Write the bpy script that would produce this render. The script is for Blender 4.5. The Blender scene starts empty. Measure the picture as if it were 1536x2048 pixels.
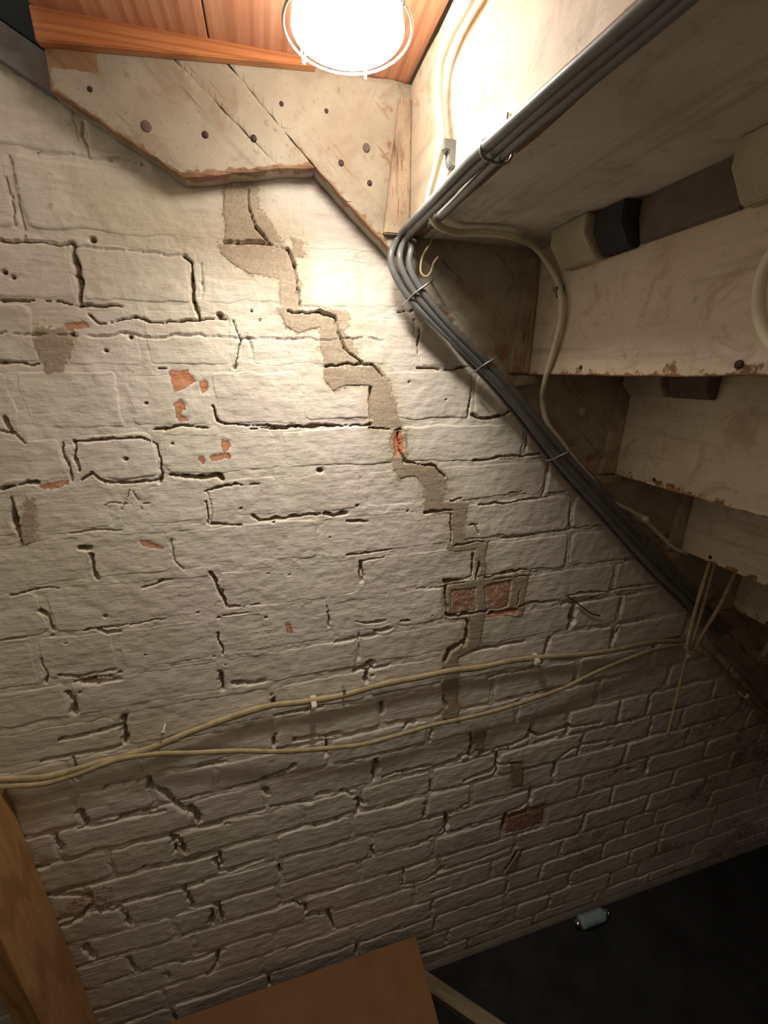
import bpy, bmesh, math, random
import numpy as np
from mathutils import Vector, Matrix

random.seed(7)
sc = bpy.context.scene
C = sc.collection

# ---------------------------------------------------------------- camera
cam_d = bpy.data.cameras.new('camera')
cam_d.sensor_fit = 'VERTICAL'
cam_d.sensor_height = 36.0
cam_d.lens = 825.36 / 2048 * 36.0
cam_d.clip_start = 0.01
cam = bpy.data.objects.new('camera', cam_d)
C.objects.link(cam)
_p, _y, _r = [math.radians(a) for a in (18.494, 14.936, 0.117)]
_f0 = Vector((math.sin(_y), math.cos(_y), 0)); _r0 = Vector((math.cos(_y), -math.sin(_y), 0)); _u0 = Vector((0, 0, 1))
_fw = math.cos(_p) * _f0 - math.sin(_p) * _u0
_up = math.sin(_p) * _f0 + math.cos(_p) * _u0
_rt = math.cos(_r) * _r0 + math.sin(_r) * _up
_uu = -math.sin(_r) * _r0 + math.cos(_r) * _up
_m = Matrix((_rt, _uu, -_fw)).transposed().to_4x4()
_m.translation = Vector((0, -0.68, 1.67))
cam.matrix_world = _m
sc.camera = cam

# ---------------------------------------------------------------- light and exposure
GLASS_STRENGTH = 22.5          # glow of the opal glass
LAMP_POWER = 1.1              # watts thrown downwards by the lamp
LAMP_COLOR = (1.0, 0.93, 0.82)
world = bpy.data.worlds.new('world'); sc.world = world
world.use_nodes = True
world.node_tree.nodes['Background'].inputs[0].default_value = (1.0, 0.86, 0.70, 1)
world.node_tree.nodes['Background'].inputs[1].default_value = 0.36
sc.view_settings.view_transform = 'Standard'
sc.view_settings.look = 'None'
sc.view_settings.gamma = 1.0
sc.view_settings.use_curve_mapping = False
sc.view_settings.exposure = 0.72

# ---------------------------------------------------------------- traced wall data (millimetres on the wall plane)
ZJ = [1996, 1915, 1832, 1758, 1678, 1592, 1516, 1440, 1357, 1271, 1184, 1104, 1023, 942, 862, 781, 701, 620, 539, 459, 378, 298, 217, 137, 56, 0]
PERP = [[-868, -642, -414, -190, 40, 270, 494, 720, 946, 1172, 1402, 1516, 1744, 1970], [-728, -614, -500, -276, -23, 54, 282, 510, 734, 960, 1188, 1412, 1638, 1866], [-902, -678, -454, -226, -90, 42, 206, 434, 662, 890, 1116, 1230, 1458, 1688, 1802], [-733, -509, -285, -162, -42, 95, 237, 461, 691, 919, 1145, 1259, 1487, 1713, 1941], [-784, -670, -442, -328, -200, -84, 45, 172, 340, 564, 794, 1024, 1138, 1366, 1596, 1826], [-733, -509, -285, -168, 8, 210, 456, 684, 912, 1138, 1364, 1590, 1820], [-707, -593, -365, -243, -108, 3, 142, 278, 510, 624, 854, 1082, 1306, 1530, 1756, 1986], [-746, -516, -292, -171, 65, 330, 582, 810, 1034, 1262, 1492, 1606, 1834], [-705, -481, -367, -111, -8, 136, 383, 590, 818, 1044, 1270, 1494, 1722, 1836], [-846, -620, -396, -282, -125, -38, 76, 313, 483, 723, 951, 1175, 1403, 1633, 1859], [-821, -593, -367, -126, 129, 365, 628, 758, 986, 1212, 1440, 1668, 1896], [-874, -648, -534, -304, -46, 148, 329, 574, 753, 981, 1095, 1319, 1549, 1777, 2001], [-847, -619, -395, -281, -51, 177, 327, 441, 667, 895, 1121, 1351, 1575, 1803], [-861, -633, -405, -280, -166, 60, 290, 514, 744, 968, 1194, 1420, 1646, 1872], [-794, -680, -456, -219, -77, 164, 402, 564, 670, 827, 924, 1148, 1262, 1488, 1602, 1832], [-835, -609, -381, -262, -3, 127, 303, 478, 725, 951, 1065, 1293, 1523, 1747, 1977], [-895, -665, -435, -181, -68, 105, 289, 411, 654, 884, 1110, 1334, 1564, 1794], [-841, -611, -387, -259, -62, 149, 344, 589, 751, 975, 1201, 1427, 1655, 1883], [-758, -530, -300, -76, 117, 315, 518, 649, 873, 1101, 1327, 1555, 1669, 1895], [-746, -516, -402, -270, -17, 232, 334, 565, 791, 1021, 1251, 1477, 1707, 1931], [-795, -567, -343, -229, -94, 40, 268, 498, 726, 956, 1070, 1294, 1522, 1750, 1980], [-810, -586, -358, -132, 98, 324, 554, 668, 892, 1120, 1346, 1570, 1800], [-804, -580, -350, -120, 110, 336, 560, 784, 1010, 1124, 1352, 1578, 1808], [-748, -524, -298, -184, 40, 264, 378, 606, 720, 950, 1064, 1294, 1520, 1746, 1972], [-802, -574, -460, -230, -4, 110, 224, 448, 674, 902, 1128, 1242, 1468, 1696, 1924]]
CRACKS = [
(1,[(-191, 1953), (-194, 1940), (-190, 1929), (-189, 1919)]),(1,[(-249, 1916), (-203, 1917), (-166, 1917), (-128, 1916)]),(1,[(-275, 1910), (-270, 1894), (-273, 1856), (-275, 1838), (-277, 1825)]),(2,[(-301, 1824), (-262, 1824), (-225, 1825)]),(0.7,[(-223, 1822), (-166, 1822), (-119, 1822), (-95, 1820)]),(3,[(-224, 1824), (-225, 1804), (-224, 1787), (-232, 1756)]),(2,[(-90, 1810), (-91, 1791), (-92, 1766), (-90, 1743)]),(1,[(-76, 1810), (-78, 1786), (-80, 1770)]),(2,[(-98, 1819), (-90, 1810)]),(1.2,[(-318, 1757), (-258, 1757), (-184, 1755)]),(1.2,[(-222, 1743), (-212, 1734), (-169, 1740), (-132, 1740), (-113, 1739), (-87, 1741), (-40, 1741), (-37, 1716), (-48, 1679)]),(1,[(-25, 1720), (-21, 1686)]),(1.5,[(-148, 1676), (-140, 1677)]),(2,[(-169, 1593), (-154, 1591), (-130, 1596), (-95, 1593)]),(1.6,[(-85, 1622), (-82, 1603), (-70, 1596), (-41, 1593), (42, 1591)]),(3,[(42, 1591), (90, 1590), (123, 1588), (157, 1591)]),(2,[(158, 1649), (159, 1598)]),(1.6,[(-273, 1577), (-241, 1579), (-183, 1580), (-168, 1569), (-169, 1539), (-172, 1512)]),(2.5,[(-272, 1575), (-276, 1556), (-276, 1537)]),(1.5,[(-288, 1579), (-289, 1545), (-289, 1523)]),(1.2,[(-275, 1522), (-260, 1533), (-252, 1521), (-244, 1515), (-207, 1514), (-173, 1516)]),(3,[(-160, 1523), (-137, 1518), (-116, 1516), (-86, 1519), (-83, 1510)]),(2,[(-31, 1501), (-65, 1503), (-88, 1498), (-112, 1492)]),(1,[(-108, 1491), (-103, 1470), (-107, 1441)]),(1.5,[(-107, 1438), (-65, 1434)]),(2.2,[(-44, 1447), (-37, 1439), (8, 1437), (67, 1439)]),(5,[(76, 1438), (91, 1435), (111, 1440)]),(2,[(115, 1423), (151, 1420)]),(3,[(-368, 1491), (-371, 1453), (-371, 1426)]),(3,[(-299, 1418), (-286, 1416)]),(3,[(-285, 1404), (-287, 1383), (-288, 1363)]),(1,[(-170, 1417), (-171, 1382), (-159, 1362)]),(3,[(-226, 1339), (-199, 1345), (-180, 1348)]),(3,[(-119, 1350), (-113, 1333)]),(2,[(-113, 1333), (-112, 1314), (-105, 1286), (-97, 1282), (-47, 1279)]),(2,[(182, 1345), (155, 1345), (136, 1343), (135, 1299)]),(1.2,[(-405, 1351), (-378, 1354), (-342, 1355)]),(3,[(-372, 1318), (-366, 1308), (-366, 1292), (-364, 1281)]),(3.5,[(-300, 1271), (-291, 1262), (-274, 1264)]),(1.5,[(-373, 1195), (-349, 1187), (-323, 1192), (-293, 1190)]),(3,[(-341, 1175), (-320, 1168), (-290, 1174)]),(3,[(-368, 1160), (-367, 1134), (-366, 1117)]),(2,[(-294, 1094), (-303, 1062), (-306, 1028)]),(1.2,[(-397, 1065), (-354, 1067), (-306, 1074)]),(3,[(124, 1216), (144, 1209), (184, 1209)]),(1.5,[(215, 1201), (236, 1201)]),(1.5,[(163, 1188), (194, 1187)]),(1,[(130, 1190), (130, 1126)]),(3,[(123, 1099), (142, 1109), (158, 1112)]),(2,[(-110, 1122), (-80, 1117), (-53, 1115)]),(2.5,[(177, 1009), (177, 982)]),(2.5,[(225, 924), (236, 935), (254, 937)]),(2,[(-5, 956), (44, 953), (86, 951)]),(2,[(-94, 867), (-43, 874)]),(4,[(-43, 874), (-27, 878), (-15, 888)]),(4,[(164, 848), (170, 820)]),(2,[(185, 797), (245, 796), (308, 793), (372, 789)]),(3,[(33, 793), (58, 787)]),(3,[(86, 781), (109, 763)]),(3,[(117, 749), (137, 729)]),(3.5,[(-79, 841), (-72, 824)]),(1.5,[(-65, 789), (-29, 783), (14, 777)]),(3,[(-56, 705), (-34, 701), (-12, 704)]),(2,[(-12, 704), (55, 703), (113, 706)]),(3,[(-107, 785), (-86, 785)]),(2,[(-51, 626), (-18, 619), (40, 623)]),(1.5,[(-190, 631), (-148, 629), (-99, 637)]),(3,[(-39, 470), (15, 463)]),(2.5,[(-45, 464), (-17, 433), (-16, 408)]),(6,[(-5, 389), (43, 385)]),(2.5,[(36, 382), (43, 339), (50, 311)]),(2.5,[(234, 397), (297, 389), (332, 403), (346, 417)]),(2,[(321, 327), (372, 330)]),(2,[(305, 548), (346, 545), (416, 551), (503, 553)]),(2.5,[(-378, 620), (-322, 613), (-283, 615)]),(3.5,[(-288, 615), (-261, 614)]),(2,[(-261, 614), (-223, 613)]),(2.5,[(-330, 712), (-299, 697), (-262, 694), (-223, 688)]),(4,[(-223, 688), (-193, 692)]),(2.5,[(-194, 681), (-193, 657), (-190, 631)]),(2.5,[(-264, 607), (-261, 572), (-254, 545), (-206, 537), (-205, 474), (-225, 470), (-220, 518)]),(5,[(-279, 462), (-260, 459)]),(3.5,[(-298, 365), (-254, 363), (-215, 367)]),(2.5,[(-223, 362), (-235, 319), (-252, 292)]),(3.5,[(-484, 693), (-457, 681), (-436, 662)]),(4,[(-494, 605), (-462, 612), (-435, 631)]),(3,[(-435, 631), (-421, 610), (-394, 608)]),(2.5,[(-387, 596), (-379, 546)]),(3.5,[(-405, 892), (-400, 870), (-398, 859)]),(2,[(-420, 858), (-396, 856), (-346, 853), (-267, 847)]),(3,[(-281, 940), (-281, 918), (-267, 903), (-247, 863), (-230, 839)]),(4,[(-219, 839), (-211, 801)]),(2,[(-263, 784), (-216, 781), (-154, 768)]),(2.5,[(-264, 775), (-252, 758), (-247, 718)]),(5,[(-472, 518), (-461, 477)]),(2,[(-404, 444), (-394, 383)]),(2,[(396, 867), (402, 827), (397, 805), (371, 802)]),(2.2,[(425, 794), (506, 795), (554, 809), (562, 831)]),(2,[(563, 822), (590, 807), (662, 812), (772, 800)]),(2.2,[(474, 783), (474, 742), (458, 722), (390, 718)]),(3,[(587, 628), (590, 581), (562, 563), (521, 558), (514, 496)]),(2.2,[(487, 741), (542, 730)]),(2.5,[(654, 696), (656, 655)]),(2,[(657, 704), (692, 728), (729, 735), (836, 722)]),(2,[(345, 610), (351, 572), (332, 556)]),(1.5,[(349, 612), (410, 635)]),(2,[(342, 405), (457, 404), (549, 413)]),(3,[(546, 320), (567, 364), (576, 391)]),(2.2,[(526, 481), (574, 469), (637, 469)]),(2.5,[(908, 591), (936, 586)]),(3.5,[(308, 1277), (346, 1274), (367, 1279)]),(3,[(367, 1329), (368, 1284)]),(3,[(393, 1277), (441, 1278), (476, 1282)]),(1.5,[(476, 1282), (536, 1279)]),(2.5,[(311, 1267), (313, 1203)]),(2.5,[(317, 1198), (357, 1194), (403, 1195)]),(2.5,[(361, 1180), (364, 1130), (328, 1112), (317, 1088)]),(2.5,[(603, 1201), (637, 1203), (664, 1204)]),(3,[(664, 1204), (712, 1199), (775, 1199), (893, 1197)]),(2.5,[(723, 1263), (723, 1228), (713, 1208)]),(2.2,[(726, 1265), (758, 1271), (800, 1273)]),(3,[(628, 1169), (632, 1129)]),(2,[(629, 1178), (661, 1183), (694, 1189)]),(2.5,[(573, 1095), (571, 1054)]),(2,[(766, 1088), (755, 1041)]),(1.5,[(486, 1195), (523, 1196), (587, 1194)]),(1,[(757, 1169), (761, 1134)]),(2,[(415, 1190), (481, 1185)]),(1.5,[(203, 1761), (231, 1764)]),(2.5,[(289, 1679), (323, 1680)]),(1.2,[(238, 1680), (278, 1678)]),(2.5,[(343, 1601), (382, 1595), (402, 1598), (423, 1610)]),(1,[(458, 1581), (458, 1535)]),(1.6,[(354, 1521), (405, 1523), (501, 1525)]),(2.5,[(511, 1508), (510, 1478), (508, 1438)]),(2,[(429, 1452), (461, 1454)]),(1.6,[(579, 1422), (584, 1367)]),(2.2,[(422, 1357), (478, 1358), (536, 1361)]),(1.4,[(536, 1361), (609, 1364), (678, 1363)]),(1.2,[(371, 1433), (425, 1433), (525, 1436)]),(1.5,[(587, 1309), (590, 1282)]),(1.6,[(-6, 1901), (-6, 1879), (-1, 1859), (17, 1841)]),(1.6,[(-43, 1837), (-26, 1840), (17, 1840), (40, 1835), (49, 1817), (50, 1789), (55, 1763)]),(2,[(35, 1758), (67, 1755), (82, 1756), (103, 1751)]),(1.6,[(104, 1751), (107, 1730), (118, 1705), (143, 1685)]),(1.6,[(86, 1679), (125, 1683), (162, 1681), (178, 1667)]),(1.5,[(153, 1585), (209, 1582)]),(2,[(219, 1522), (276, 1515), (296, 1491)]),(1.5,[(205, 1578), (210, 1545), (221, 1525)]),(2,[(260, 1428), (315, 1426)]),(1.5,[(312, 1444), (334, 1448)]),(2,[(312, 1418), (316, 1361)]),(2,[(322, 1355), (389, 1357)]),(1.2,[(351, 1394), (375, 1395)]),(1.2,[(362, 1393), (373, 1373)]),(0.8,[(-327, 1719), (-184, 1719), (-22, 1719), (178, 1722)]),(0.7,[(-256, 1483), (-192, 1482)]),(0.7,[(-235, 1473), (-215, 1501)]),(0.7,[(-211, 1499), (-202, 1470)]),(1.4,[(-357, 1597), (-341, 1593), (-330, 1576)]),(4,[(-349, 1613), (-345, 1597)]),(3,[(-377, 1514), (-340, 1523), (-330, 1524)]),]
BARE = [[(-36, 1903), (6, 1907), (4, 1842), (-43, 1836)], [(-49, 1835), (30, 1841), (51, 1823), (49, 1808), (27, 1800), (-14, 1801), (-38, 1818)], [(30, 1834), (52, 1836), (53, 1760), (28, 1760)], [(24, 1759), (120, 1760), (127, 1748), (123, 1734), (81, 1740), (51, 1729), (33, 1738)], [(81, 1747), (111, 1741), (142, 1685), (86, 1679)], [(86, 1679), (166, 1681), (183, 1665), (162, 1653), (117, 1657), (96, 1646), (85, 1661)], [(162, 1665), (187, 1661), (209, 1584), (157, 1583)], [(196, 1580), (220, 1578), (224, 1523), (197, 1511)], [(197, 1520), (276, 1517), (296, 1496), (302, 1472), (263, 1475), (238, 1499), (211, 1496)], [(259, 1507), (294, 1501), (294, 1444), (319, 1442), (315, 1422), (260, 1430)], [(312, 1444), (345, 1440), (340, 1359), (317, 1358)], [(308, 1362), (394, 1358), (390, 1342), (314, 1345)], [(370, 1350), (392, 1348), (393, 1281), (373, 1282)], [(306, 1275), (498, 1272), (492, 1171), (312, 1194)], [(363, 1182), (398, 1180), (398, 1111), (335, 1085), (322, 1110), (364, 1130)], [(314, 1115), (346, 1096), (362, 906), (320, 925)], [(-285, 1726), (-248, 1727), (-246, 1706), (-273, 1674), (-286, 1671), (-288, 1699)], [(-350, 1505), (-340, 1497), (-353, 1436), (-370, 1430)], [(403, 870), (431, 869), (432, 803), (403, 811)], [(516, 738), (550, 736), (560, 646), (525, 649)], [(-6, 1879), (10, 1874), (31, 1847), (10, 1840), (-2, 1850)], [(48, 1848), (65, 1846), (61, 1833), (50, 1830)], [(566, 395), (590, 396), (577, 307), (545, 299)]]
RED = [[(325, 1254), (373, 1254), (377, 1202), (329, 1202)], [(402, 1254), (453, 1255), (457, 1199), (407, 1201)], [(-135, 1671), (-115, 1675), (-105, 1660), (-117, 1653), (-131, 1650)], [(-135, 1630), (-126, 1635), (-120, 1628), (-131, 1619)], [(-97, 1658), (-89, 1660), (-89, 1646), (-95, 1644)], [(-75, 1573), (-66, 1565), (-73, 1558)], [(-94, 1549), (-71, 1554), (-68, 1548), (-90, 1544)], [(-216, 1420), (-202, 1418), (-189, 1407), (-210, 1411)], [(-250, 1731), (-232, 1736), (-229, 1731), (-248, 1725)], [(-3, 1230), (3, 1229), (3, 1212), (-3, 1215)], [(-322, 1519), (-294, 1520), (-293, 1516), (-320, 1515)], [(409, 1187), (481, 1188), (478, 1178), (416, 1179)], [(521, 554), (642, 549), (645, 470), (519, 486)], [(-134, 1616), (-121, 1608), (-132, 1606)], [(-112, 1548), (-106, 1550), (-107, 1540)], [(201, 1573), (215, 1574), (215, 1541), (199, 1539)], [(545, 1511), (558, 1515), (555, 1501)]]
PITS = [(-202, 1830, 8), (-214, 1550, 6), (71, 1516, 9), (-11, 1432, 4), (-211, 1699, 5), (-179, 1717, 6), (-247, 1719, 5), (-61, 1749, 8), (-15, 1755, 4), (133, 1450, 5), (226, 1433, 4), (83, 1395, 3), (-27, 1338, 3), (-38, 1251, 5), (-288, 1295, 6), (-367, 1271, 5), (-351, 1254, 3), (-135, 1186, 4), (-286, 1184, 6), (-118, 1264, 5), (-124, 1234, 4), (-174, 1630, 4), (225, 1657, 3), (-62, 1460, 4), (-229, 1790, 4), (-340, 1523, 7), (-306, 1788, 6), (-298, 1783, 5), (-295, 1092, 5), (158, 1081, 6), (-119, 1165, 3), (-352, 1157, 3), (284, 1203, 3), (665, 1398, 3), (292, 1628, 3), (-147, 1570, 4), (-302, 1050, 4), (-5, 1744, 3), (164, 1997, 3), (-243, 1211, 3), (9, 1331, 3), (-150, 1280, 4), (238, 1801, 3), (232, 1751, 3)]
CAB = {
'white': [(0.193, -0.261, 1.979), (0.193, -0.239, 1.975), (0.193, -0.202, 1.976), (0.193, -0.173, 1.967), (0.193, -0.172, 1.939), (0.193, -0.186, 1.9), (0.193, -0.172, 1.879), (0.193, -0.153, 1.858), (0.205, -0.143, 1.84), (0.248, -0.104, 1.844), (0.281, -0.109, 1.844), (0.325, -0.109, 1.844), (0.388, -0.071, 1.844), (0.413, -0.09, 1.806), (0.413, -0.11, 1.777), (0.413, -0.117, 1.744), (0.413, -0.107, 1.697), (0.42, -0.087, 1.661), (0.444, -0.052, 1.629), (0.459, -0.052, 1.591), (0.495, -0.052, 1.555), (0.527, -0.052, 1.522), (0.573, -0.052, 1.482), (0.621, -0.052, 1.439), (0.674, -0.052, 1.414), (0.71, -0.052, 1.393), (0.765, -0.052, 1.352), (0.808, -0.052, 1.319), (0.857, -0.05, 1.297)],
'g1': [(0.199, -0.478, 1.846), (0.198, -0.449, 1.846), (0.193, -0.386, 1.846), (0.188, -0.321, 1.846), (0.184, -0.273, 1.846), (0.184, -0.195, 1.846), (0.195, -0.045, 1.856), (0.179, -0.045, 1.83), (0.183, -0.045, 1.806), (0.209, -0.045, 1.772), (0.257, -0.045, 1.733), (0.309, -0.045, 1.695), (0.366, -0.045, 1.647), (0.43, -0.045, 1.587), (0.501, -0.045, 1.517), (0.579, -0.045, 1.448), (0.666, -0.045, 1.372), (0.764, -0.045, 1.285), (0.89, -0.045, 1.181), (1.039, -0.045, 1.053)],
'g2': [(0.204, -0.482, 1.844), (0.204, -0.453, 1.844), (0.198, -0.389, 1.844), (0.194, -0.325, 1.844), (0.192, -0.271, 1.844), (0.192, -0.189, 1.844), (0.201, -0.05, 1.849), (0.19, -0.05, 1.827), (0.197, -0.05, 1.803), (0.221, -0.05, 1.772), (0.267, -0.05, 1.732), (0.32, -0.05, 1.69), (0.378, -0.05, 1.641), (0.44, -0.05, 1.58), (0.514, -0.05, 1.513), (0.593, -0.05, 1.443), (0.681, -0.05, 1.368), (0.778, -0.05, 1.286), (0.907, -0.05, 1.179), (1.046, -0.05, 1.062)],
'g3': [(0.209, -0.486, 1.842), (0.209, -0.458, 1.842), (0.205, -0.392, 1.842), (0.201, -0.325, 1.842), (0.202, -0.266, 1.842), (0.205, -0.18, 1.842), (0.219, -0.055, 1.855), (0.205, -0.055, 1.833), (0.205, -0.055, 1.808), (0.227, -0.055, 1.778), (0.272, -0.055, 1.736), (0.328, -0.055, 1.693), (0.386, -0.055, 1.646), (0.448, -0.055, 1.587), (0.52, -0.055, 1.521), (0.598, -0.055, 1.457), (0.685, -0.055, 1.382), (0.783, -0.055, 1.299), (0.911, -0.055, 1.194), (1.049, -0.055, 1.079)],
'g4': [(0.207, -0.025, 1.84), (0.198, -0.025, 1.821), (0.222, -0.025, 1.782), (0.256, -0.025, 1.749), (0.301, -0.025, 1.703), (0.364, -0.025, 1.649), (0.429, -0.025, 1.585), (0.501, -0.025, 1.511), (0.574, -0.025, 1.445), (0.669, -0.025, 1.36), (0.777, -0.025, 1.262), (0.907, -0.025, 1.154), (1.08, -0.025, 1.009)],
'hook': [(0.232, -0.065, 1.85), (0.23, -0.065, 1.841), (0.22, -0.065, 1.827), (0.216, -0.065, 1.813), (0.217, -0.065, 1.803), (0.224, -0.065, 1.799), (0.231, -0.065, 1.805), (0.235, -0.065, 1.817), (0.242, -0.065, 1.825)],
'loop': [(0.405, -0.419, 1.769), (0.405, -0.393, 1.769), (0.405, -0.385, 1.753), (0.405, -0.386, 1.734), (0.405, -0.391, 1.718), (0.405, -0.4, 1.702), (0.405, -0.414, 1.689), (0.405, -0.442, 1.682)],
'tan1': [(-0.513, -0.012, 1.023), (-0.473, -0.012, 1.013), (-0.424, -0.012, 1.003), (-0.345, -0.012, 1.011), (-0.263, -0.012, 1.02), (-0.193, -0.012, 1.039), (-0.112, -0.012, 1.057), (-0.048, -0.012, 1.065), (0.009, -0.012, 1.06), (0.088, -0.012, 1.057), (0.181, -0.012, 1.066), (0.257, -0.012, 1.066), (0.325, -0.012, 1.068), (0.396, -0.012, 1.062), (0.469, -0.012, 1.064), (0.547, -0.012, 1.058), (0.656, -0.012, 1.044), (0.757, -0.012, 1.038), (0.861, -0.012, 1.04), (0.942, -0.012, 1.03), (1.004, -0.012, 1.013), (1.05, -0.03, 0.98), (1.186, -0.025, 0.858), (1.371, -0.025, 0.707), (1.578, -0.025, 0.542)],
'tan2': [(-0.515, -0.015, 1.011), (-0.475, -0.015, 1.001), (-0.432, -0.015, 0.993), (-0.378, -0.015, 0.999), (-0.321, -0.015, 1.012), (-0.264, -0.015, 1.01), (-0.19, -0.015, 0.992), (-0.112, -0.015, 0.974), (-0.038, -0.015, 0.951), (0.042, -0.015, 0.935), (0.126, -0.015, 0.922), (0.203, -0.015, 0.925), (0.284, -0.015, 0.932), (0.331, -0.015, 0.932), (0.431, -0.015, 0.933), (0.534, -0.015, 0.944), (0.627, -0.015, 0.959), (0.707, -0.015, 0.985), (0.791, -0.015, 1.005), (0.879, -0.015, 1.019), (0.975, -0.015, 1.014), (1.022, -0.035, 0.997), (1.125, -0.03, 0.909), (1.373, -0.03, 0.683), (1.588, -0.03, 0.503)],
'v1': [(0.906, -0.08, 1.371), (0.9, -0.08, 1.279), (0.901, -0.08, 1.205), (0.901, -0.08, 1.128), (0.897, -0.08, 1.061), (0.92, -0.065, 0.958), (0.925, -0.065, 0.848), (0.927, -0.065, 0.782)],
'v1b': [(0.885, -0.08, 1.373), (0.885, -0.08, 1.281), (0.882, -0.08, 1.189), (0.884, -0.08, 1.104), (0.89, -0.08, 1.062)],
'v2': [(0.985, -0.08, 1.329), (0.969, -0.08, 1.246), (0.953, -0.08, 1.172), (0.927, -0.08, 1.107), (0.908, -0.08, 1.059), (0.897, -0.08, 1.039)],
}

# ---------------------------------------------------------------- material helpers
class NT:
    def __init__(self, name):
        self.m = bpy.data.materials.new(name); self.m.use_nodes = True
        self.t = self.m.node_tree; self.b = self.t.nodes['Principled BSDF']
    def n(self, kind, **kw):
        nd = self.t.nodes.new(kind)
        for k, v in kw.items(): setattr(nd, k, v)
        return nd
    def l(self, a, b): self.t.links.new(a, b)
    def pos(self, scale=(1, 1, 1), rot=(0, 0, 0), world=False):
        mp = self.n('ShaderNodeMapping'); mp.inputs['Scale'].default_value = scale; mp.inputs['Rotation'].default_value = rot
        if world: self.l(self.n('ShaderNodeNewGeometry').outputs['Position'], mp.inputs[0])
        else: self.l(self.n('ShaderNodeTexCoord').outputs['Object'], mp.inputs[0])
        return mp.outputs[0]
    def grain(self, rot, scale):
        """world position turned into the board's own direction, then stretched along the grain"""
        m2 = self.n('ShaderNodeMapping'); m2.inputs['Scale'].default_value = scale
        self.l(self.pos(rot=rot, world=True), m2.inputs[0]); return m2.outputs[0]
    def noise(self, vec, scale, detail=4, rough=.55, dist=0):
        nd = self.n('ShaderNodeTexNoise'); nd.inputs['Scale'].default_value = scale
        nd.inputs['Detail'].default_value = detail; nd.inputs['Roughness'].default_value = rough
        nd.inputs['Distortion'].default_value = dist
        self.l(vec, nd.inputs['Vector']); return nd.outputs[0]
    def ramp(self, fac, lo, hi, a=0.0, b=1.0):
        nd = self.n('ShaderNodeMapRange'); nd.interpolation_type = 'SMOOTHSTEP'
        nd.inputs[1].default_value = lo; nd.inputs[2].default_value = hi
        nd.inputs[3].default_value = a; nd.inputs[4].default_value = b
        self.l(fac, nd.inputs[0]); return nd.outputs[0]
    def mix(self, fac, a, b):
        nd = self.n('ShaderNodeMix', data_type='RGBA')
        for sock, v in ((nd.inputs[0], fac), (nd.inputs[6], a), (nd.inputs[7], b)):
            if hasattr(v, 'links'): self.l(v, sock)
            elif isinstance(v, (int, float)): sock.default_value = v
            else: sock.default_value = (*v, 1)
        return nd.outputs[2]
    def math(self, op, a, b=0.0, clamp=False):
        nd = self.n('ShaderNodeMath', operation=op); nd.use_clamp = clamp
        for sock, v in ((nd.inputs[0], a), (nd.inputs[1], b)):
            if hasattr(v, 'links'): self.l(v, sock)
            else: sock.default_value = v
        return nd.outputs[0]
    def bump(self, h, strength=.5, dist=.002):
        nd = self.n('ShaderNodeBump'); nd.inputs['Strength'].default_value = strength; nd.inputs['Distance'].default_value = dist
        self.l(h, nd.inputs['Height']); self.l(nd.outputs[0], self.b.inputs['Normal'])
    def done(self, col, rough=.8, spec=.3):
        if hasattr(col, 'links'): self.l(col, self.b.inputs['Base Color'])
        else: self.b.inputs['Base Color'].default_value = (*col, 1)
        if hasattr(rough, 'links'): self.l(rough, self.b.inputs['Roughness'])
        else: self.b.inputs['Roughness'].default_value = rough
        self.b.inputs['Specular IOR Level'].default_value = spec
        return self.m

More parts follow.
